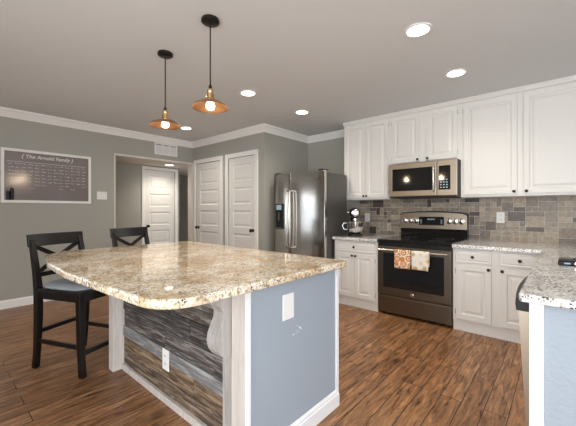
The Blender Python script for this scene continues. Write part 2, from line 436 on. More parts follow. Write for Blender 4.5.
def five(w, h):
    s, top, rail, bot = .105, .11, .105, .20
    ph = (h - top - bot - 4 * rail) / 5; out = []; z = bot
    for i in range(5):
        out.append((s, w - s, z, z + ph)); z += ph + rail
    return out
def knob_door(mb, x, y, z, s=1.0):
    mb.lathe([(.026 * s, y), (.026 * s, y - .008), (.011 * s, y - .010), (.010 * s, y - .03), (.022 * s, y - .036), (.029 * s, y - .048), (.026 * s, y - .062), (.012 * s, y - .068)], (x, 0, z), 'y', 20)
    return mb
def leaf(n, x0, x1, y, ztop, knob_x, hinge_x):
    w = x1 - x0
    d = struct('door_%d' % n, MB().slab(x0 + .003, w - .006, .008, ztop - .012, y + .045, .04, five(w - .006, ztop - .012), rec=.012, m1=.014, m2=.03, m3=.05), M['door'])
    k = knob_door(MB(), knob_x, y + .005, .93).build('door_knob', M['bronze'], d, smooth=True); k['label'] = 'black round knob'
    for z in (.25, 1.05, 1.85):
        MB().box(hinge_x - .006, hinge_x + .006, y - .004, y + .006, z, z + .09).build('hinge', M['handle_steel'], d)
    return d
leaf(1, LP[0][0], LP[0][1], YP + .008, 2.12, LP[0][0] + .06, LP[0][1] - .004)
leaf(2, LP[1][0], LP[1][1], YP + .008, 2.12, LP[1][1] - .06, LP[1][0] + .004)
# hall door faces +x: build facing -y, then turn
w = .65
mb = MB().slab(.003, w - .006, .008, 2.058, .045, .04, five(w - .006, 2.058), rec=.012, m1=.014, m2=.03, m3=.05)
Rh = Matrix.Translation((XH - .008, 2.89, 0)) @ Matrix.Rotation(math.radians(90), 4, 'Z')
hd = struct('door_3', mb.xform(Rh), M['door'])
k = knob_door(MB(), .06, .005, .93).xform(Rh).build('door_knob', M['bronze'], hd, smooth=True); k['label'] = 'black round knob'
for z in (.25, 1.05, 1.8):
    MB().box(w - .012, w, -.004, .006, z, z + .09).xform(Rh).build('hinge', M['handle_steel'], hd)

# ------------------------------------------------------------------ backsplash (stone mosaic, structure of the wall)
def backsplash():
    g = .0562; nx, nz = int(3.0 / g), 9; x0, z0 = -2.40, .895
    used = [[False] * nz for _ in range(nx)]; rnd = random.Random(11)
    bm = bmesh.new(); lay = bm.loops.layers.float_color.new('stone')
    pal = [(.37, .30, .225), (.29, .235, .185), (.43, .36, .28), (.22, .185, .155), (.145, .115, .098), (.32, .27, .22), (.25, .215, .185), (.39, .32, .24), (.08, .064, .056)]
    wts = [4, 4, 3, 3, 2, 4, 3, 3, 1]
    yw = YK - .004
    for j in range(nz):
        for i in range(nx):
            if used[i][j]: continue
            opts = [(2, 1), (1, 1), (3, 1), (2, 2), (3, 2), (1, 2), (2, 1), (3, 1), (1, 1)]; rnd.shuffle(opts)
            for w, h in opts + [(1, 1)]:
                if i + w <= nx and j + h <= nz and not any(used[i + a][j + b] for a in range(w) for b in range(h)): break
            for a in range(w):
                for b in range(h): used[i + a][j + b] = True
            c = rnd.choices(pal, wts)[0]; v = rnd.uniform(.88, 1.12); c = tuple(q * v for q in c)
            X0, X1, Z0, Z1 = x0 + i * g, x0 + (i + w) * g, z0 + j * g, z0 + (j + h) * g
            gp = .0028
            O = [bm.verts.new(p) for p in ((X0, yw, Z0), (X1, yw, Z0), (X1, yw, Z1), (X0, yw, Z1))]
            I0 = [bm.verts.new(p) for p in ((X0 + gp, yw, Z0 + gp), (X1 - gp, yw, Z0 + gp), (X1 - gp, yw, Z1 - gp), (X0 + gp, yw, Z1 - gp))]
            I1 = [bm.verts.new((q.co.x, yw - .005, q.co.z)) for q in I0]
            fs = [(bm.faces.new(I1), c)]
            for q in range(4):
                fs.append((bm.faces.new((O[q], O[(q + 1) % 4], I0[(q + 1) % 4], I0[q])), (.56, .52, .47)))
                fs.append((bm.faces.new((I0[q], I0[(q + 1) % 4], I1[(q + 1) % 4], I1[q])), c))
            for f, cc in fs:
                for lp in f.loops: lp[lay] = (*cc, 1)
    bmesh.ops.remove_doubles(bm, verts=bm.verts[:], dist=1e-5)
    bmesh.ops.recalc_face_normals(bm, faces=bm.faces[:])
    me = bpy.data.meshes.new('wall_backsplash'); bm.to_mesh(me); bm.free(); me.materials.append(M['tile'])
    # normals must look into the room
    if sum(p.normal.y for p in me.polygons) > 0: me.flip_normals()
    o = bpy.data.objects.new('wall_backsplash', me); COL.objects.link(o); o['kind'] = 'structure'
backsplash()

# ------------------------------------------------------------------ island
IX0, IX1, IY0, IY1, IZ = -2.70, -1.098, .98, 1.745, .885
t = thing('kitchen_island', 'kitchen island with reclaimed wood side and blue-grey end panel on the wood floor', 'kitchen island', ((IX0 + IX1) / 2, (IY0 + IY1) / 2, 0))
isl = t
MB().box(-2.615, IX1 - .013, 1.06, IY1 - .013, .0, IZ).build('carcass', M['blue'], t)
e = MB().box(IX1 - .012, IX1, IY0 + .005, IY1 - .001, 0, IZ).build('end_panel', M['blue'], t); e['label'] = 'blue-grey painted end panel'
bbs = MB().prism([(IX1, 0), (IX1 + .016, 0), (IX1 + .016, .075), (IX1 + .011, .082), (IX1 + .011, .092), (IX1 + .004, .104), (IX1, .104)], IY0 + .015, IY1 + .002, 'y')
bbs.build('baseboard', M['blue_trim'], t)
MB().box(IX1 - .014, IX1 + .010, IY1 - .02, IY1 + .004, 0, IZ - .001).build('corner_trim', M['blue_trim'], t)
MB().box(IX1 - .016, IX1 + .008, IY0 - .003, IY0 + .012, 0, IZ - .001).build('corner_trim', M['blue_trim'], t)
p = MB().box(-1.217, -1.104, IY0, 1.06, 0, IZ - .001).build('post', M['post'], t, bevel=.003); p['label'] = 'whitewashed wide corner post'
MB().box(-1.302, -1.2175, IY0 + .012, 1.06, 0, IZ - .001).build('post', M['post2'], t, bevel=.002)
MB().box(-2.70, -2.62, .955, 1.055, 0, IZ - .001).build('post', M['post'], t, bevel=.003)
mb = MB(); rnd = random.Random(9)
for i in range(14):
    y = 1.34 + rnd.uniform(-.045, .045); z = .60 + (y - 1.34) * .35 + rnd.uniform(-.02, .02); r = rnd.uniform(.002, .0045)
    mb.lathe([(r, IX1 + .0001), (r * .6, IX1 + .0006)], (0, y, z), 'x', 8)
sc_ = mb.build('paint_chips', M['blue_trim'], t); sc_['kind'] = 'stuff'
# reclaimed boards
rows = [(.045, .150, 'brown'), (.150, .262, 'gold'), (.262, .345, 'pale'), (.345, .47, 'dark'), (.47, .60, 'char'), (.60, .745, 'dark2'), (.745, IZ - .001, 'greyd')]
tones = {'brown': ((.025, .016, .011), (.11, .075, .048), (.34, .26, .19)), 'gold': ((.035, .022, .014), (.15, .10, .06), (.36, .26, .17)),
         'pale': ((.09, .088, .088), (.19, .19, .19), (.38, .375, .37)), 'dark': ((.012, .011, .011), (.065, .055, .05), (.27, .24, .22)),
         'char': ((.010, .009, .009), (.045, .040, .038), (.21, .19, .18)), 'dark2': ((.014, .012, .011), (.085, .068, .056), (.33, .30, .27)),
         'greyd': ((.02, .018, .018), (.085, .078, .075), (.30, .29, .28))}
rnd = random.Random(5)
for i, (z0, z1, k) in enumerate(rows):
    cuts = [-2.618] + ([rnd.uniform(-2.3, -1.6)] if k != 'pale' else []) + [-1.304]
    for j, (xa, xb) in enumerate(zip(cuts, cuts[1:])):
        dd = rnd.uniform(0, .010)
        MB().box(xa + .001, xb - .001, 1.030 + dd, 1.059, z0 + .002, z1 - .001).build('reclaimed_board', board('reclaimed_' + k, *tones[k], i * 2 + j), t, bevel=.003)
MB().box(-2.618, -1.304, 1.020, 1.059, 0, .045).build('base_rail', M['post'], t, bevel=.003)
# corbel: S-curve bracket, flat in y-z plane, thick in x
def corbel_profile():
    pts = [(0, 0), (-.020, .003), (-.045, .018), (-.062, .048), (-.070, .085), (-.066, .122), (-.052, .158), (-.038, .192), (-.036, .222), (-.050, .252), (-.078, .272), (-.092, .280), (-.096, .298), (-.114, .302), (-.118, .348), (0, .348)]
    return pts
pr = [(IY0 + 1.22 * a, IZ - .349 + b) for a, b in corbel_profile()]
MB().prism(pr, -1.300, -1.2175, 'x').build('corbel', M['post2'], t, bevel=.002)

# island worktop with rounded corners
def rounded(poly, seg=8):
    out = []; n = len(poly)
    for i, (p, r) in enumerate(poly):
        p = Vector(p); a = Vector(poly[i - 1][0]); b = Vector(poly[(i + 1) % n][0])
        if r == 0: out.append(tuple(p)); continue
        da, db = (a - p).normalized(), (b - p).normalized(); ang = da.angle(db); tl = r / math.tan(ang / 2)
        p0, p1 = p + da * tl, p + db * tl
        for k in range(seg + 1):
            s = k / seg; q = (1 - s) ** 2 * p0 + 2 * s * (1 - s) * p + s * s * p1; out.append((q.x, q.y))
    return out
poly = rounded([((-3.02, .74), .12), ((-2.88, .585), .12), ((-2.45, .508), 0), ((-2.0, .488), 0), ((-1.04, .535), .20), ((-1.045, 1.80), .06), ((-3.02, 1.86), .06)])
top = MB().prism(poly, IZ, IZ + .038).build('island_worktop', M['granite'], None, bevel=.009, seg=3, smooth=True)
tag(top, 'large gold and cream speckled granite worktop with rounded corners on the island', 'worktop')

# ------------------------------------------------------------------ wall plates
def plate(name, label, cat, c, w, h, face, kind, group=None):
    t = thing(name, label, cat, c, 0, group)
    R = {'-y': Matrix.Identity(4), '+x': Matrix.Rotation(math.radians(90), 4, 'Z')}[face]
    MB().box(-w / 2, w / 2, -.006, 0, -h / 2, h / 2).xform(R).build('cover_plate', M['white'], t, bevel=.003, local=True)
    if kind == 'outlet':
        for z in (-.026, .026):
            s = MB().lathe([(.017, -.0061), (.0165, -.0085)], (0, 0, z), 'y', 16).xform(R).build('socket', M['white'], t, local=True)
            m2 = MB()
            m2.box(-.008, -.005, -.0092, -.0086, z - .004, z + .006); m2.box(.005, .008, -.0092, -.0086, z - .004, z + .006)
            m2.xform(R).build('slots', M['black'], s, local=True)
    elif kind == 'switch':
        for x in (-.035, .035):
            MB().box(x - .016, x + .016, -.010, -.006, -.034, .034).xform(R).build('rocker', M['white'], t, bevel=.002, local=True)
    return t
plate('outlet', 'white outlet plate on the blue-grey end of the island', 'outlet', (IX1, 1.262, .742), .088, .135, '+x', 'blank')
plate('outlet', 'white outlet set in the reclaimed wood boards of the island', 'outlet', (-1.94, 1.0295, .283), .082, .135, '-y', 'outlet')
plate('outlet', 'white outlet on the stone backsplash beside the stand mixer', 'outlet', (-2.265, YK - .009, 1.14), .082, .13, '-y', 'outlet')
plate('outlet', 'white outlet on the stone backsplash right of the range', 'outlet', (-.557, YK - .009, 1.165), .082, .13, '-y', 'outlet')
plate('light_switch', 'white double light switch on grey wall beside the chalkboard', 'light switch', (XL, 1.796, 1.475), .14, .12, '+x', 'switch')

# ------------------------------------------------------------------ cabinets
def knob(mb_at, parent):
    x, y, z = mb_at
    return MB().lathe([(.008, y), (.006, y - .012), (.013, y - .016), (.0155, y - .022), (.012, y - .028), (.004, y - .030)], (x, 0, z), 'y', 16).build('knob', M['bronze'], parent, smooth=True)
def hinges(xs, y, zs, parent):
    for x in xs:
        for z in zs:
            MB().box(x - .004, x + .004, y - .008, y + .004, z - .025, z + .025).build('hinge', M['handle_steel'], parent)
def cab_door(x0, x1, z0, z1, yf, parent, kx, kz, hx=None, st=.055):
    w, h = x1 - x0, z1 - z0
    d = MB().slab(x0, w, z0, h, yf, .020, [(st, w - st, st, h - st)], rec=.011, m1=.006, m2=.020, m3=.042, rise=.008).build('door', M['cabinet'], parent, bevel=.003)
    k = knob((kx, yf - .020, kz), d); k['label'] = 'small dark knob'
    if hx is not None: hinges([hx], yf, (z0 + .07, z1 - .07), d)
    return d
def cab_drawer(x0, x1, z0, z1, yf, parent):
    w, h = x1 - x0, z1 - z0
    d = MB().slab(x0, w, z0, h, yf, .020, [(.012, w - .012, .012, h - .012)], rec=.004, m1=.006, m2=.010, m3=.018, rise=.004).build('drawer', M['cabinet'], parent, bevel=.003)
    knob(((x0 + x1) / 2, yf - .018, (z0 + z1) / 2), d)
    return d
YF = 3.65           # base front
YU = 4.11           # upper front
def base_body(x0, x1, parent):
    MB().box(x0, x1, YF, YK - .002, .105, .859).build('carcass', M['cabinet'], parent)
    MB().box(x0, x1, YF + .012, YF + .03, 0, .105).build('toe_kick', M['cabinet'], parent)
t = thing('base_cabinet', 'white base cabinet with one drawer and two doors between fridge and range', 'cabinet', (-2.025, 4.0, 0), 0, 'base cabinets')
base_body(-2.335, -1.715, t)
cab_drawer(-2.305, -1.75, .715, .838, YF, t)
cab_door(-2.305, -2.030, .128, .69, YF, t, -2.052, .665, -2.309)
cab_door(-2.026, -1.75, .128, .69, YF, t, -2.004, .665, -1.746)
t = thing('base_cabinet', 'white base cabinet with two drawers and two doors right of the range', 'cabinet', (-.49, 4.0, 0), 0, 'base cabinets')
base_body(-.872, -.125, t)
cab_drawer(-.845, -.53, .715, .838, YF, t); cab_drawer(-.458, -.145, .715, .838, YF, t)
cab_door(-.845, -.53, .128, .69, YF, t, -.55, .665, -.849)
cab_door(-.458, -.145, .128, .69, YF, t, -.438, .665, -.141)

def upper(label, x0, x1, z0, doors, knobs, hx):
    t = thing('wall_cabinet', label, 'cabinet', ((x0 + x1) / 2, 4.29, z0), 0, 'upper cabinets')
    MB().box(x0, x1, YU, YK - .001, z0, 2.495).build('carcass', M['cabinet'], t)
    MB().prism([(YU - .002, 2.488), (YU - .020, 2.494), (YU - .026, 2.512), (YU - .040, 2.526), (YU - .040, 2.538), (YK - .09, 2.538), (YK - .09, 2.488)], x0, x1, 'x').build('top_moulding', M['cabinet'], t)
    for (a, b), kx, h in zip(doors, knobs, hx):
        cab_door(a, b, z0 + .025, 2.472, YU, t, kx, z0 + .050, h, st=.05)
    return t
upper('tall white two-door wall cabinet above the stand mixer', -2.463, -1.752, 1.40, [(-2.440, -2.110), (-2.106, -1.775)], (-2.130, -2.086), (-2.444, -1.771))
upper('short white two-door wall cabinet directly above the microwave', -1.7515, -.9015, 1.842, [(-1.725, -1.365), (-1.285, -.935)], (-1.385, -1.265), (-1.729, -.931))
upper('widest white wall cabinet with tall doors right of the microwave', -.901, .285, 1.40, [(-.872, -.365), (-.312, .255)], (-.39, -.285), (-.876, .259))

# worktops of the kitchen run
wt = tag(MB().box(-2.345, -1.712, 3.605, YK - .006, .860, .895).build('worktop', M['granite_cool_lit'], None, bevel=.006), 'short speckled granite worktop under the stand mixer', 'worktop', 'granite worktops along the kitchen wall')
PX, PY = -.145, 1.665
poly = rounded([((-.874, 3.605), 0), ((PX, 3.605), 0), ((PX, PY), .025), ((1.25, PY), .0), ((1.25, YK - .006), 0), ((-.874, YK - .006), 0)], 4)
wt = tag(MB().prism(poly, .860, .895).build('worktop', M['granite_cool_lit'], None, bevel=.006), 'L-shaped speckled granite worktop running from the range onto the peninsula', 'worktop', 'granite worktops along the kitchen wall')

# peninsula base
t = thing('peninsula_base', 'blue-grey peninsula base with white corner post at the right edge', 'cabinet', (.5, 2.6, 0))
MB().box(-.060, 1.20, 1.742, 1.757, 0, .859).build('end_panel', M['blue'], t)
MB().box(-.112, -.061, 1.730, 1.748, 0, .859).build('corner_post', M['blue_trim'], t, bevel=.002)
MB().box(-.10, 1.20, 2.385, YF - .001, 0.0, .859).build('carcass', M['cabinet'], t)
MB().box(.50, 1.20, 1.7575, 2.384, 0, .859).build('side_carcass', M['cabinet'], t)

# dishwasher (its door bows out past the peninsula)
t = thing('dishwasher', 'stainless dishwasher with black control strip under the peninsula worktop', 'dishwasher', (.2, 2.06, 0))
MB().box(-.105, .49, 1.765, 2.375, .03, .855).build('tub', M['case'], t)
prof = [(-.106, .10), (-.120, .10), (-.124, .30), (-.143, .645), (-.153, .80), (-.106, .80)]
MB().prism(prof, 1.752, 2.368, 'y').build('door', M['mw'], t, smooth=True)
mb = MB(); rings = []
for i in range(13):
    s = i / 12; y = 1.750 + .62 * s; b = .014 * math.sin(math.pi * min(1, s * 1.0)) ** .8 if 0 < s < 1 else 0
    x = -.160 - b
    rings.append([mb.bm.verts.new(v) for v in ((-.106, y, .801), (x, y, .801), (x - .003, y, .83), (x, y, .858), (-.106, y, .858))])
mb._skin(rings); mb.build('control_strip', M['black'], t, smooth=True)

# small dark box at the right edge of the peninsula
t = thing('countertop_box', 'low black box with silver knob lying on the peninsula worktop', 'box', (.075, 2.74, .895))
MB().box(-.10, .16, -.06, .06, .002, .030).build('body', M['black'], t, bevel=.006, local=True)
MB().box(-.095, .155, -.055, .055, .0305, .044).build('lid', M['black_glass'], t, bevel=.004, local=True)
MB().lathe([(.012, -.0605), (.011, -.066), (.004, -.067)], (-.01, 0, .018), 'y', 16).build('knob', M['shiny'], t, local=True)
MB().box(-.07, -.04, -.0625, -.0605, .012, .022).build('display', M['display'], t, local=True)

# ------------------------------------------------------------------ range
RX0, RX1 = -1.708, -.880
t = thing('kitchen_range', 'slate grey electric range with black glass top between the base cabinets', 'stove', ((RX0 + RX1) / 2, 4.0, 0))
MB().box(RX0, RX1, 3.665, 4.455, .025, .868).build('body', M['slate'], t)
for x in (RX0 + .04, RX1 - .04):
    for y in (3.72, 4.38): MB().lathe([(.02, 0), (.018, .026)], (x, y, 0), 'z', 12).build('foot', M['black'], t)
d = MB().box(RX0 + .004, RX1 - .004, 3.630, 3.664, .038, .232).build('drawer', M['slate'], t, bevel=.006)
d = MB().box(RX0 + .004, RX1 - .004, 3.625, 3.664, .244, .818).build('oven_door', M['slate'], t, bevel=.006)
MB().box(RX0 + .075, RX1 - .075, 3.6215, 3.630, .335, .745).build('window', M['black_glass'], d, bevel=.002)
hb = MB().tube([(RX0 + .035, 3.580, .782), ((RX0 + RX1) / 2, 3.572, .782), (RX1 - .035, 3.580, .782)], .013, 12)
hb.build('handle', M['handle_steel'], d, smooth=True)
for x in (RX0 + .045, RX1 - .045): MB().box(x - .012, x + .012, 3.580, 3.630, .772, .792).build('handle_bracket', M['slate'], d, bevel=.003)
bd = MB().lathe([(.020, 3.6245), (.020, 3.620), (.015, 3.6185)], ((RX0 + RX1) / 2, 0, .288), 'y', 20).build('badge', M['shiny'], d)
MB().box(RX0 + .004, RX1 - .004, 3.634, 3.664, .822, .866).build('front_strip', M['black'], t)
ct = MB().box(RX0 - .002, RX1 + .002, 3.622, 4.36, .869, .902).build('cooktop', M['black_glass'], t, bevel=.006)
for x, y, r in ((-1.50, 3.82, .10), (-1.08, 3.82, .085), (-1.50, 4.14, .075), (-1.08, 4.14, .10)):
    MB().lathe([(r, .9021), (r, .9025), (r - .004, .9026), (r - .004, .9021)], (x, y, 0), 'z', 32, cap=False).build('burner_ring', M['case'], ct)
MB().box(RX0 + .003, RX1 - .003, 4.362, 4.456, .869, 1.005).build('backguard_base', M['black_glass'], t)
bg_ = []
for i in range(17):
    s = i / 16; x = RX0 + .003 + (RX1 - RX0 - .006) * s; bg_.append((x, 1.195 + .030 * math.sin(math.pi * s) ** .6 if 0 < s < 1 else 1.185))
mb = MB().prism([(RX0 + .003, 1.006)] + bg_ + [(RX1 - .003, 1.006)], 4.330, 4.456, 'y')
bk = mb.build('backguard', M['mw'], t, bevel=.004)
MB().prism([(x, z + .0005) for x, z in bg_] + [(x, z + .012) for x, z in reversed(bg_)], 4.324, 4.456, 'y').build('top_edge', M['black'], bk)
cx = (RX0 + RX1) / 2
MB().box(cx - .155, cx + .155, 4.322, 4.330, 1.055, 1.165).build('display_panel', M['black_glass'], bk, bevel=.003)
mb = MB()
for i in range(4): mb.box(cx - .045 + i * .024, cx - .030 + i * .024, 4.3212, 4.3219, 1.122, 1.142)
mb.build('clock_digits', M['display'], bk)
for sx in (-1, 1):
    mb = MB()
    for i in range(5): mb.box(cx + sx * .125 - .012, cx + sx * .125 + .008, 4.3212, 4.3219, 1.075 + i * .012, 1.080 + i * .012)
    mb.build('touch_keys', M['display'], bk)
for dx in (-.345, -.265, -.195, .215, .285, .355):
    kb = MB().lathe([(.037, 4.3295), (.037, 4.324), (.032, 4.322), (.029, 4.302), (.022, 4.299)], (cx + dx, 0, 1.110), 'y', 20).build('control_knob', M['handle_steel'], bk, smooth=True)
    MB().box(cx + dx - .005, cx + dx + .005, 4.288, 4.2985, 1.080, 1.140).build('grip', M['black'], kb, bevel=.002)

# dish towels over the oven handle
def towel(name, label, x0, x1, mat, lf, lb, ph):
    mb = MB(); nx = 14; path = []
    R = .0165
    yc, zc = 3.5745, .782
    for i in range(9): path.append((yc - R, zc - lf + lf * i / 8))
    for i in range(1, 8):
        a = math.pi - math.pi * i / 8; path.append((yc + R * math.cos(a), zc + R * math.sin(a)))
    for i in range(9): path.append((yc + R, zc - lb * i / 8))
    rows = []
    for k in range(nx + 1):
        s = k / nx; x = x0 + (x1 - x0) * s; row = []
        for (y, z) in path:
            drop = max(0, (zc - z)) / .2
            wav = .004 * drop * math.sin(s * 9 + ph) if y < yc else 0
            row.append(mb.bm.verts.new((x + .004 * drop * math.sin(3 * s + ph), y + wav - (.004 * drop if y < yc else 0), z)))
        rows.append(row)
    for r0, r1 in zip(rows, rows[1:]):
        for i in range(len(path) - 1): mb.bm.faces.new((r0[i], r0[i + 1], r1[i + 1], r1[i]))
    o = mb.build(name, mat, None, smooth=True)
    so = o.modifiers.new('thickness', 'SOLIDIFY'); so.thickness = .003; so.offset = 0
    return tag(o, label, 'towel', 'dish towels on the oven handle')
towel('dish_towel', 'orange and white patterned dish towel hanging on the oven handle', -1.468, -1.287, M['orange_cloth'], .195, .15, .4)
towel('dish_towel', 'cream dish towel with gold and grey dots hanging on the oven handle', -1.275, -1.090, M['dot_cloth'], .190, .15, 1.9)

# ------------------------------------------------------------------ microwave
MX0, MX1, MY = -1.7015, -.9055, 3.955
t = thing('microwave', 'stainless over-the-range microwave with black window above the stove', 'microwave', ((MX0 + MX1) / 2, 4.2, 1.405))
MB().box(MX0 + .002, MX1 - .002, MY + .035, YK - .010, 1.405, 1.838).build('case', M['black'], t)
mw = MX1 - MX0
d = MB().box(MX0, MX0 + mw * .725, MY, MY + .034, 1.418, 1.838).build('door', M['mw'], t, bevel=.010)
MB().box(MX0 + .045, MX0 + mw * .665, MY - .004, MY + .004, 1.490, 1.770).build('window', M['black_glass'], d, bevel=.003)
hx = MX0 + mw * .692
MB().tube([(hx, MY - .001, 1.475), (hx, MY - .028, 1.490), (hx, MY - .034, 1.63), (hx, MY - .028, 1.765), (hx, MY - .001, 1.780)], .010, 10, up=(1, 0, 0)).build('handle', M['handle_steel'], d, smooth=True)
d = MB().box(MX0 + mw * .728, MX1, MY, MY + .034, 1.418, 1.838).build('control_panel', M['mw'], t, bevel=.008)
MB().box(MX0 + mw * .755, MX1 - .068, MY - .003, MY + .004, 1.490, 1.770).build('keypad', M['black_glass'], d, bevel=.002)
mb = MB()
for i in range(3):
    for j in range(4): mb.box(MX0 + mw * .775 + i * .032, MX0 + mw * .775 + .018 + i * .032, MY - .0038, MY - .0031, 1.51 + j * .03, 1.522 + j * .03)
mb.build('touch_keys', M['display'], d)
MB().box(MX0, MX1, MY + .004, MY + .034, 1.405, 1.417).build('vent_strip', M['black'], t)

# ------------------------------------------------------------------ refrigerator
FX0, FX1, FY, FZ = -3.28, -2.362, 3.42, 1.78
XS = -2.946
t = thing('refrigerator', 'stainless side-by-side refrigerator with water dispenser in the alcove by the pantry', 'refrigerator', ((FX0 + FX1) / 2, 3.9, 0))
MB().box(FX0 + .004, FX1 - .004, FY + .085, 4.02, .012, FZ - .025).build('case', M['case'], t, bevel=.004)
MB().box(FX0 + .02, FX1 - .02, FY + .05, FY + .0845, .012, .075).build('kick_grille', M['black'], t)
def fdoor(x0, x1, lab):
    mb = MB(); pts = []
    n = 14; cxm = (x0 + x1) / 2; hw = (x1 - x0) / 2
    for i in range(n + 1):
        s = -1 + 2 * i / n
        pts.append((cxm + s * hw, FY + .030 - .012 * (1 - abs(s) ** 2.6)))
    mb.prism([(x0, FY + .078)] + pts + [(x1, FY + .078)], .085, FZ)
    o = mb.build('door', M['steel'], t, smooth=True, bevel=.004); return o
dl = fdoor(FX0, XS - .003, 'freezer'); dr = fdoor(XS + .003, FX1, 'fridge')
def fhandle(x, par):
    MB().tube([(x, FY + .020, .715), (x, FY - .032, .722), (x, FY - .040, .76), (x, FY - .046, 1.12), (x, FY - .040, 1.48), (x, FY - .032, 1.518), (x, FY + .020, 1.525)], .014, 12, up=(1, 0, 0)).build('handle', M['handle_steel'], par, smooth=True)
fhandle(XS - .030, dl); fhandle(XS + .032, dr)
dp = MB().box(-3.215, -3.075, FY - .004, FY + .030, .975, 1.345).build('dispenser', M['black'], dl, bevel=.005)
dp['label'] = 'black water dispenser'
MB().box(-3.195, -3.095, FY - .0065, FY - .0041, 1.255, 1.325).build('display', M['display'], dp)
MB().box(-3.20, -3.09, FY - .012, FY - .0041, .985, 1.000).build('drip_tray', M['case'], dp)
MB().box(-3.155, -3.135, FY - .014, FY - .0041, 1.10, 1.22).build('paddle', M['case'], dp)
MB().lathe([(.016, 0), (.016, -.004), (.012, -.005)], (-2.465, FY + .010, 1.69), 'y', 20).build('badge', M['shiny'], dr)
for x in (FX0 + .06, FX1 - .06): MB().box(x - .045, x + .045, FY + .03, FY + .14, FZ + .0005, FZ + .018).build('hinge_cap', M['black'], t, bevel=.004)

# ------------------------------------------------------------------ stand mixer
t = thing('stand_mixer', 'black stand mixer with shiny steel bowl on the worktop beside the fridge', 'stand mixer', (-2.195, 3.94, .895), math.radians(-56))
t.scale = (1.08, 1.08, 1.08)
# local: front of the mixer is +x
MB().prism(rounded([((-.13, -.075), .06), ((.15, -.09), .08), ((.15, .09), .08), ((-.13, .075), .06)], 6), .002, .030).build('base', M['black'], t, bevel=.006, local=True)
mb = MB(); rings = []
for z, cx_, rx, ry in ((.0305, -.085, .050, .050), (.09, -.088, .038, .042), (.18, -.090, .034, .040), (.232, -.080, .045, .048)):
    rings.append([mb.bm.verts.new((cx_ + rx * math.cos(a * math.pi / 10), ry * math.sin(a * math.pi / 10), z)) for a in range(20)])
mb._skin(rings); mb.build('column', M['black'], t, local=True, smooth=True)
hd_ = MB().lathe([(.020, -.155), (.052, -.140), (.066, -.08), (.070, .0), (.066, .08), (.058, .12), (.045, .138)], (0, 0, .292), 'x', 28).build('motor_head', M['black'], t, local=True, smooth=True)
MB().lathe([(.047, .1385), (.049, .142), (.047, .158), (.030, .163), (.010, .164)], (0, 0, .292), 'x', 24).build('hub_cap', M['shiny'], hd_, local=True, smooth=True)
MB().lathe([(.012, -.066), (.013, -.085), (.009, -.094)], (-.02, 0, .30), 'y', 14).build('speed_knob', M['shiny'], hd_, local=True, smooth=True)
MB().lathe([(.032, .2245), (.034, .20), (.020, .196), (.012, .19), (.011, .15)], (.085, 0, 0), 'z', 20).build('beater_shaft', M['shiny'], t, local=True, smooth=True)
bw = MB().lathe([(.045, .0305), (.060, .034), (.088, .065), (.104, .105), (.110, .150), (.112, .185), (.116, .188), (.113, .190), (.107, .183), (.105, .150), (.098, .107), (.083, .070), (.055, .041), (.01, .040)], (.075, 0, 0), 'z', 36).build('bowl', M['shiny'], t, local=True, smooth=True)
MB().tube([(.075, -.105, .165), (.075, -.145, .165), (.075, -.158, .13), (.075, -.140, .085), (.075, -.098, .085)], .007, 10, up=(1, 0, 0)).build('bowl_handle', M['shiny'], bw, local=True, smooth=True)

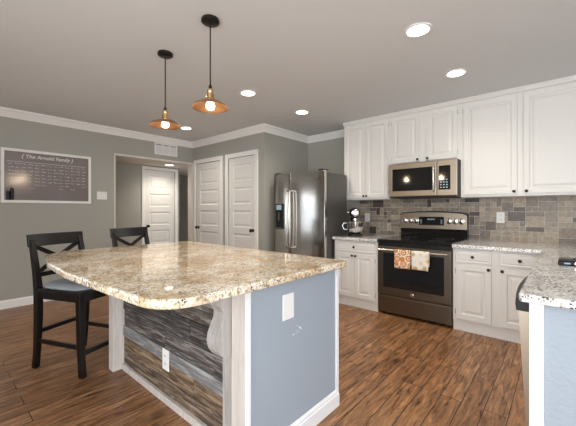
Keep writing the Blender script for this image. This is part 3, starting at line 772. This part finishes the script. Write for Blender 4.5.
# ------------------------------------------------------------------ bar stools
def stool(label, loc, rz):
    t = thing('bar_stool', label, 'bar stool', loc, rz, 'black bar stools at the island')
    hw = .205; xf, xb = .215, -.235
    for sy in (-1, 1):
        y = sy * hw
        # front leg with a slight outward flare
        mb = MB(); rings = []
        for z, x, s in ((0, xf + .018, .021), (.12, xf + .006, .020), (.30, xf, .022), (.615, xf - .004, .025)):
            rings.append([mb.bm.verts.new((x + i * s, y + j * s, z)) for i, j in ((-1, -1), (1, -1), (1, 1), (-1, 1))])
        mb._skin(rings); mb.build('front_leg', M['stool'], t, bevel=.004, local=True)
        mb = MB(); rings = []
        for z, x, s in ((0, xb - .030, .020), (.15, xb - .012, .020), (.40, xb, .023), (.62, xb, .024), (.76, xb - .022, .021), (.92, xb - .055, .019), (1.015, xb - .080, .017)):
            rings.append([mb.bm.verts.new((x + i * s, y + j * s, z)) for i, j in ((-1, -1), (1, -1), (1, 1), (-1, 1))])
        mb._skin(rings); mb.build('rear_leg', M['stool'], t, bevel=.004, local=True)
        MB().box(xb + .02, xf - .025, y - .011, y + .011, .555, .615).build('apron', M['stool'], t, bevel=.003, local=True)
        MB().bar((xb + .01, y, .22), (xf, y, .22), .022, .032).build('stretcher', M['stool'], t, bevel=.003, local=True)
    MB().box(xf - .015, xf + .007, -hw + .02, hw - .02, .555, .615).build('apron', M['stool'], t, bevel=.003, local=True)
    MB().box(xb - .007, xb + .015, -hw + .02, hw - .02, .555, .615).build('apron', M['stool'], t, bevel=.003, local=True)
    MB().bar((xf + .002, -hw, .17), (xf + .002, hw, .17), .022, .036).build('footrest', M['stool'], t, bevel=.003, local=True)
    MB().bar((xb - .004, -hw, .29), (xb - .004, hw, .29), .022, .032).build('stretcher', M['stool'], t, bevel=.003, local=True)
    MB().box(xb + .005, xf + .03, -hw - .03, hw + .03, .616, .634).build('seat', M['stool'], t, bevel=.006, local=True)
    # cushion, domed
    mb = MB(); rings = []
    for z, s in ((.6345, .94), (.645, 1.0), (.662, 1.0), (.678, .93), (.686, .75), (.689, .45)):
        ring = []
        for k in range(28):
            a = 2 * math.pi * k / 28; c, sn = math.cos(a), math.sin(a); e = .42
            ring.append(mb.bm.verts.new((.005 + .222 * s * math.copysign(abs(c) ** e, c), .222 * s * math.copysign(abs(sn) ** e, sn), z)))
        rings.append(ring)
    mb._skin(rings); cu = mb.build('cushion', M['cushion'], t, local=True, smooth=True); cu['label'] = 'blue-grey fabric seat cushion'
    # curved top rail
    mb = MB(); rings = []
    for i in range(13):
        s = -1 + i / 6; y = s * (hw + .028); dx = -.030 * (1 - s * s)
        x1, x0 = xb - .066 + dx, xb - .093 + dx
        rings.append([mb.bm.verts.new(v) for v in ((x1 - .012 + .02, y, .955), (x0 - .012 + .02, y, .955), (x0 - .006, y, 1.055), (x1 - .006, y, 1.055))])
    mb._skin(rings); mb.build('top_rail', M['stool'], t, bevel=.005, local=True, smooth=True)
    MB().bar((xb - .022, -hw, .735), (xb - .022, hw, .735), .022, .036).build('lower_rail', M['stool'], t, bevel=.003, local=True)
    for sy in (-1, 1):
        mb = MB(); rings = []
        for i in range(9):
            q = i / 8; y = sy * (-hw + .022 + (2 * hw - .044) * q); z = .752 + .205 * q
            x = xb - .024 - .048 * q - .012 * math.sin(math.pi * q) - (.006 if sy > 0 else -.004)
            rings.append([mb.bm.verts.new((x + a, y, z + b)) for a, b in ((-.007, -.019), (.007, -.019), (.007, .019), (-.007, .019))])
        mb._skin(rings); mb.build('cross_slat', M['stool'], t, local=True, smooth=True)
    return t
stool('black cross-back bar stool with grey cushion at the near corner of the island', (-3.00, .875, 0), math.radians(23))
stool('black cross-back bar stool further back, only its backrest above the worktop', (-3.36, 1.60, 0), math.radians(16))

# ------------------------------------------------------------------ chalkboard on the left wall
CY0, CY1, CZ0, CZ1 = .632, 1.640, 1.347, 2.045
t = thing('chalkboard', 'white framed family calendar chalkboard on the grey left wall', 'chalkboard', (XL, (CY0 + CY1) / 2, (CZ0 + CZ1) / 2))
fw = .034
mb = MB()
mb.box(XL, XL + .024, CY0, CY0 + fw, CZ0, CZ1); mb.box(XL, XL + .024, CY1 - fw, CY1, CZ0, CZ1)
mb.box(XL, XL + .0235, CY0, CY1, CZ0, CZ0 + fw); mb.box(XL, XL + .0235, CY0, CY1, CZ1 - fw, CZ1)
mb.build('frame', M['trim'], t, bevel=.003)
MB().box(XL + .001, XL + .010, CY0 + fw, CY1 - fw, CZ0 + fw, CZ1 - fw).build('board', M['chalk'], t)
def text_mesh(s, size, shear=0.0):
    c = bpy.data.curves.new('t', 'FONT'); c.body = s; c.size = size; c.align_x = 'CENTER'; c.align_y = 'CENTER'; c.shear = shear; c.extrude = .0004; c.offset = .0012
    o = bpy.data.objects.new('t', c); COL.objects.link(o)
    me = bpy.data.meshes.new_from_object(o.evaluated_get(bpy.context.evaluated_depsgraph_get()))
    bpy.data.objects.remove(o, do_unlink=True)
    return me
me = text_mesh('( The Arnold Family )', .066, .25); me.materials.append(M['chalk_mark'])
ti = bpy.data.objects.new('chalk_title', me); COL.objects.link(ti); ti.parent = t
ti.location = (.0108, -.015, .262); ti.rotation_euler = (math.radians(90), 0, math.radians(90))
rnd = random.Random(3); mb = MB(); X = XL + .0102
for r in range(8):
    z = CZ1 - .195 - r * .045
    for c_ in range(13):
        y = CY0 + .075 + c_ * .068
        if c_ < 3 and r > 4: continue
        if r > 5 and rnd.random() < .5: continue
        for q in range(rnd.choice((2, 3, 3))):
            yy = y + q * .017 + rnd.uniform(-.003, .003); zz = z + rnd.uniform(-.006, .006)
            mb.box(X, X + .0006, yy, yy + rnd.uniform(.007, .013), zz, zz + rnd.uniform(.004, .010))
mb.box(X, X + .0005, CY0 + .06, CY1 - .07, CZ1 - .165, CZ1 - .161)
mk = mb.build('chalk_marks', M['chalk_mark'], t); mk['kind'] = 'stuff'
for i, (y, h) in enumerate(((.700, .11), (.738, .15))):
    o = thing('marker_cup', ['short black marker cup at the lower left of the chalkboard', 'taller black marker cup at the lower left of the chalkboard'][i], 'cup', (XL + .035, y, CZ0 + fw + .001), 0, 'black cups on the chalkboard')
    MB().lathe([(.017, 0), (.018, h), (.015, h), (.014, .006)], (0, 0, 0), 'z', 18).build('cup', M['black'], o, local=True, smooth=True)
    MB().tube([(.004, .002, .01), (-.004, -.004, h + .035)], .004, 8).build('marker', M['case'], o, local=True, smooth=True)

# ------------------------------------------------------------------ air vent above the hall opening
t = thing('air_vent', 'white slatted air vent on the wall above the hall opening', 'vent', (XL, 2.835, 2.33))
mb = MB(); a, b, c, d = 2.62, 3.05, 2.225, 2.430
mb.box(XL, XL + .014, a, b, c, c + .024); mb.box(XL, XL + .014, a, b, d - .024, d); mb.box(XL, XL + .0135, a, a + .024, c, d); mb.box(XL, XL + .0135, b - .024, b, c, d)
for y in (2.76, 2.895): mb.box(XL + .001, XL + .013, y, y + .02, c, d)
mb.build('frame', M['trim'], t)
mb = MB()
for i in range(9):
    z = c + .03 + i * .0165
    mb.bar((XL + .007, a + .02, z), (XL + .007, b - .02, z), 0.017, .003, up=(.85, 0, .5))
mb.build('slats', M['trim'], t)
MB().box(XL + .0002, XL + .001, a + .02, b - .02, c + .02, d - .02).build('duct_backing', M['black'], t)

# ------------------------------------------------------------------ recessed ceiling lights
def can(label, x, y, z=CEIL, watt=CAN_W):
    t = thing('recessed_light', label, 'ceiling light', (x, y, z), 0, 'recessed ceiling lights')
    MB().lathe([(.073, -.0005), (.094, -.0005), (.095, -.006), (.086, -.010), (.074, -.007)], (0, 0, 0), 'z', 36, cap=False).build('trim_ring', M['white'], t, local=True, smooth=True)
    MB().lathe([(.074, -.001), (.074, -.005), (.05, -.0065), (.01, -.007)], (0, 0, 0), 'z', 32).build('lens', M['can'], t, local=True, smooth=True)
    l = bpy.data.lights.new('can_light', 'SPOT'); l.energy = watt; l.color = (1.0, .90, .77); l.spot_size = math.radians(150); l.spot_blend = 1.0; l.shadow_soft_size = .07
    o = bpy.data.objects.new('can_light', l); COL.objects.link(o); o.parent = t; o.location = (0, 0, -.03)
    return t
can('recessed ceiling light nearest the camera, in front of the right wall cabinets', -.784, 2.32)
can('recessed ceiling light closest to the wall cabinets right of the microwave', -.76, 3.28)
can('recessed ceiling light between the near pendant lamp and the fridge', -2.617, 2.34)
can('recessed ceiling light in front of the fridge alcove', -2.59, 3.26)
can('recessed ceiling light beyond the far pendant lamp, near the pantry doors', -4.466, 2.70)
can('recessed light in the low hall ceiling above the open wall', -5.9, 3.2, 2.15, 45)

# ------------------------------------------------------------------ pendant lamps
def pendant(label, x, y):
    t = thing('pendant_lamp', label, 'pendant lamp', (x, y, CEIL), 0, 'copper pendant lamps over the island')
    MB().lathe([(.058, -.0005), (.060, -.006), (.060, -.020), (.052, -.027), (.010, -.030)], (0, 0, 0), 'z', 32).build('canopy', M['bronze'], t, local=True, smooth=True)
    MB().tube([(0, 0, -.03), (0, 0, -.455)], .0045, 10).build('cord', M['bronze'], t, local=True, smooth=True)
    so = MB().lathe([(.004, -.44), (.009, -.446), (.012, -.462), (.010, -.470)], (0, 0, 0), 'z', 20).build('cord_grip', M['bronze'], t, local=True, smooth=True)
    MB().lathe([(.010, -.4705), (.020, -.476), (.023, -.490), (.018, -.500), (.026, -.506), (.027, -.520), (.020, -.528), (.030, -.534), (.034, -.545)], (0, 0, 0), 'z', 24).build('socket_cup', M['brass'], t, local=True, smooth=True)
    MB().lathe([(.030, -.5455), (.048, -.550), (.080, -.562), (.108, -.580), (.122, -.594), (.124, -.599), (.120, -.598), (.106, -.584), (.078, -.567), (.046, -.556), (.030, -.553)], (0, 0, 0), 'z', 48, cap=False).build('lamp_shade', M['copper'], t, local=True, smooth=True)
    MB().lathe([(.012, -.546), (.014, -.554), (.025, -.568), (.030, -.584), (.026, -.602), (.012, -.612), (.002, -.614)], (0, 0, 0), 'z', 24).build('bulb', M['bulb'], t, local=True, smooth=True)
    l = bpy.data.lights.new('bulb_light', 'POINT'); l.energy = PENDANT_W; l.color = (1.0, .78, .52); l.shadow_soft_size = .03
    o = bpy.data.objects.new('bulb_light', l); COL.objects.link(o); o.parent = t; o.location = (0, 0, -.66)
    return t
pendant('copper pendant lamp hanging nearer, over the middle of the island', -1.80, 1.27)
pendant('copper pendant lamp hanging further away, over the stool end of the island', -2.465, 1.30)
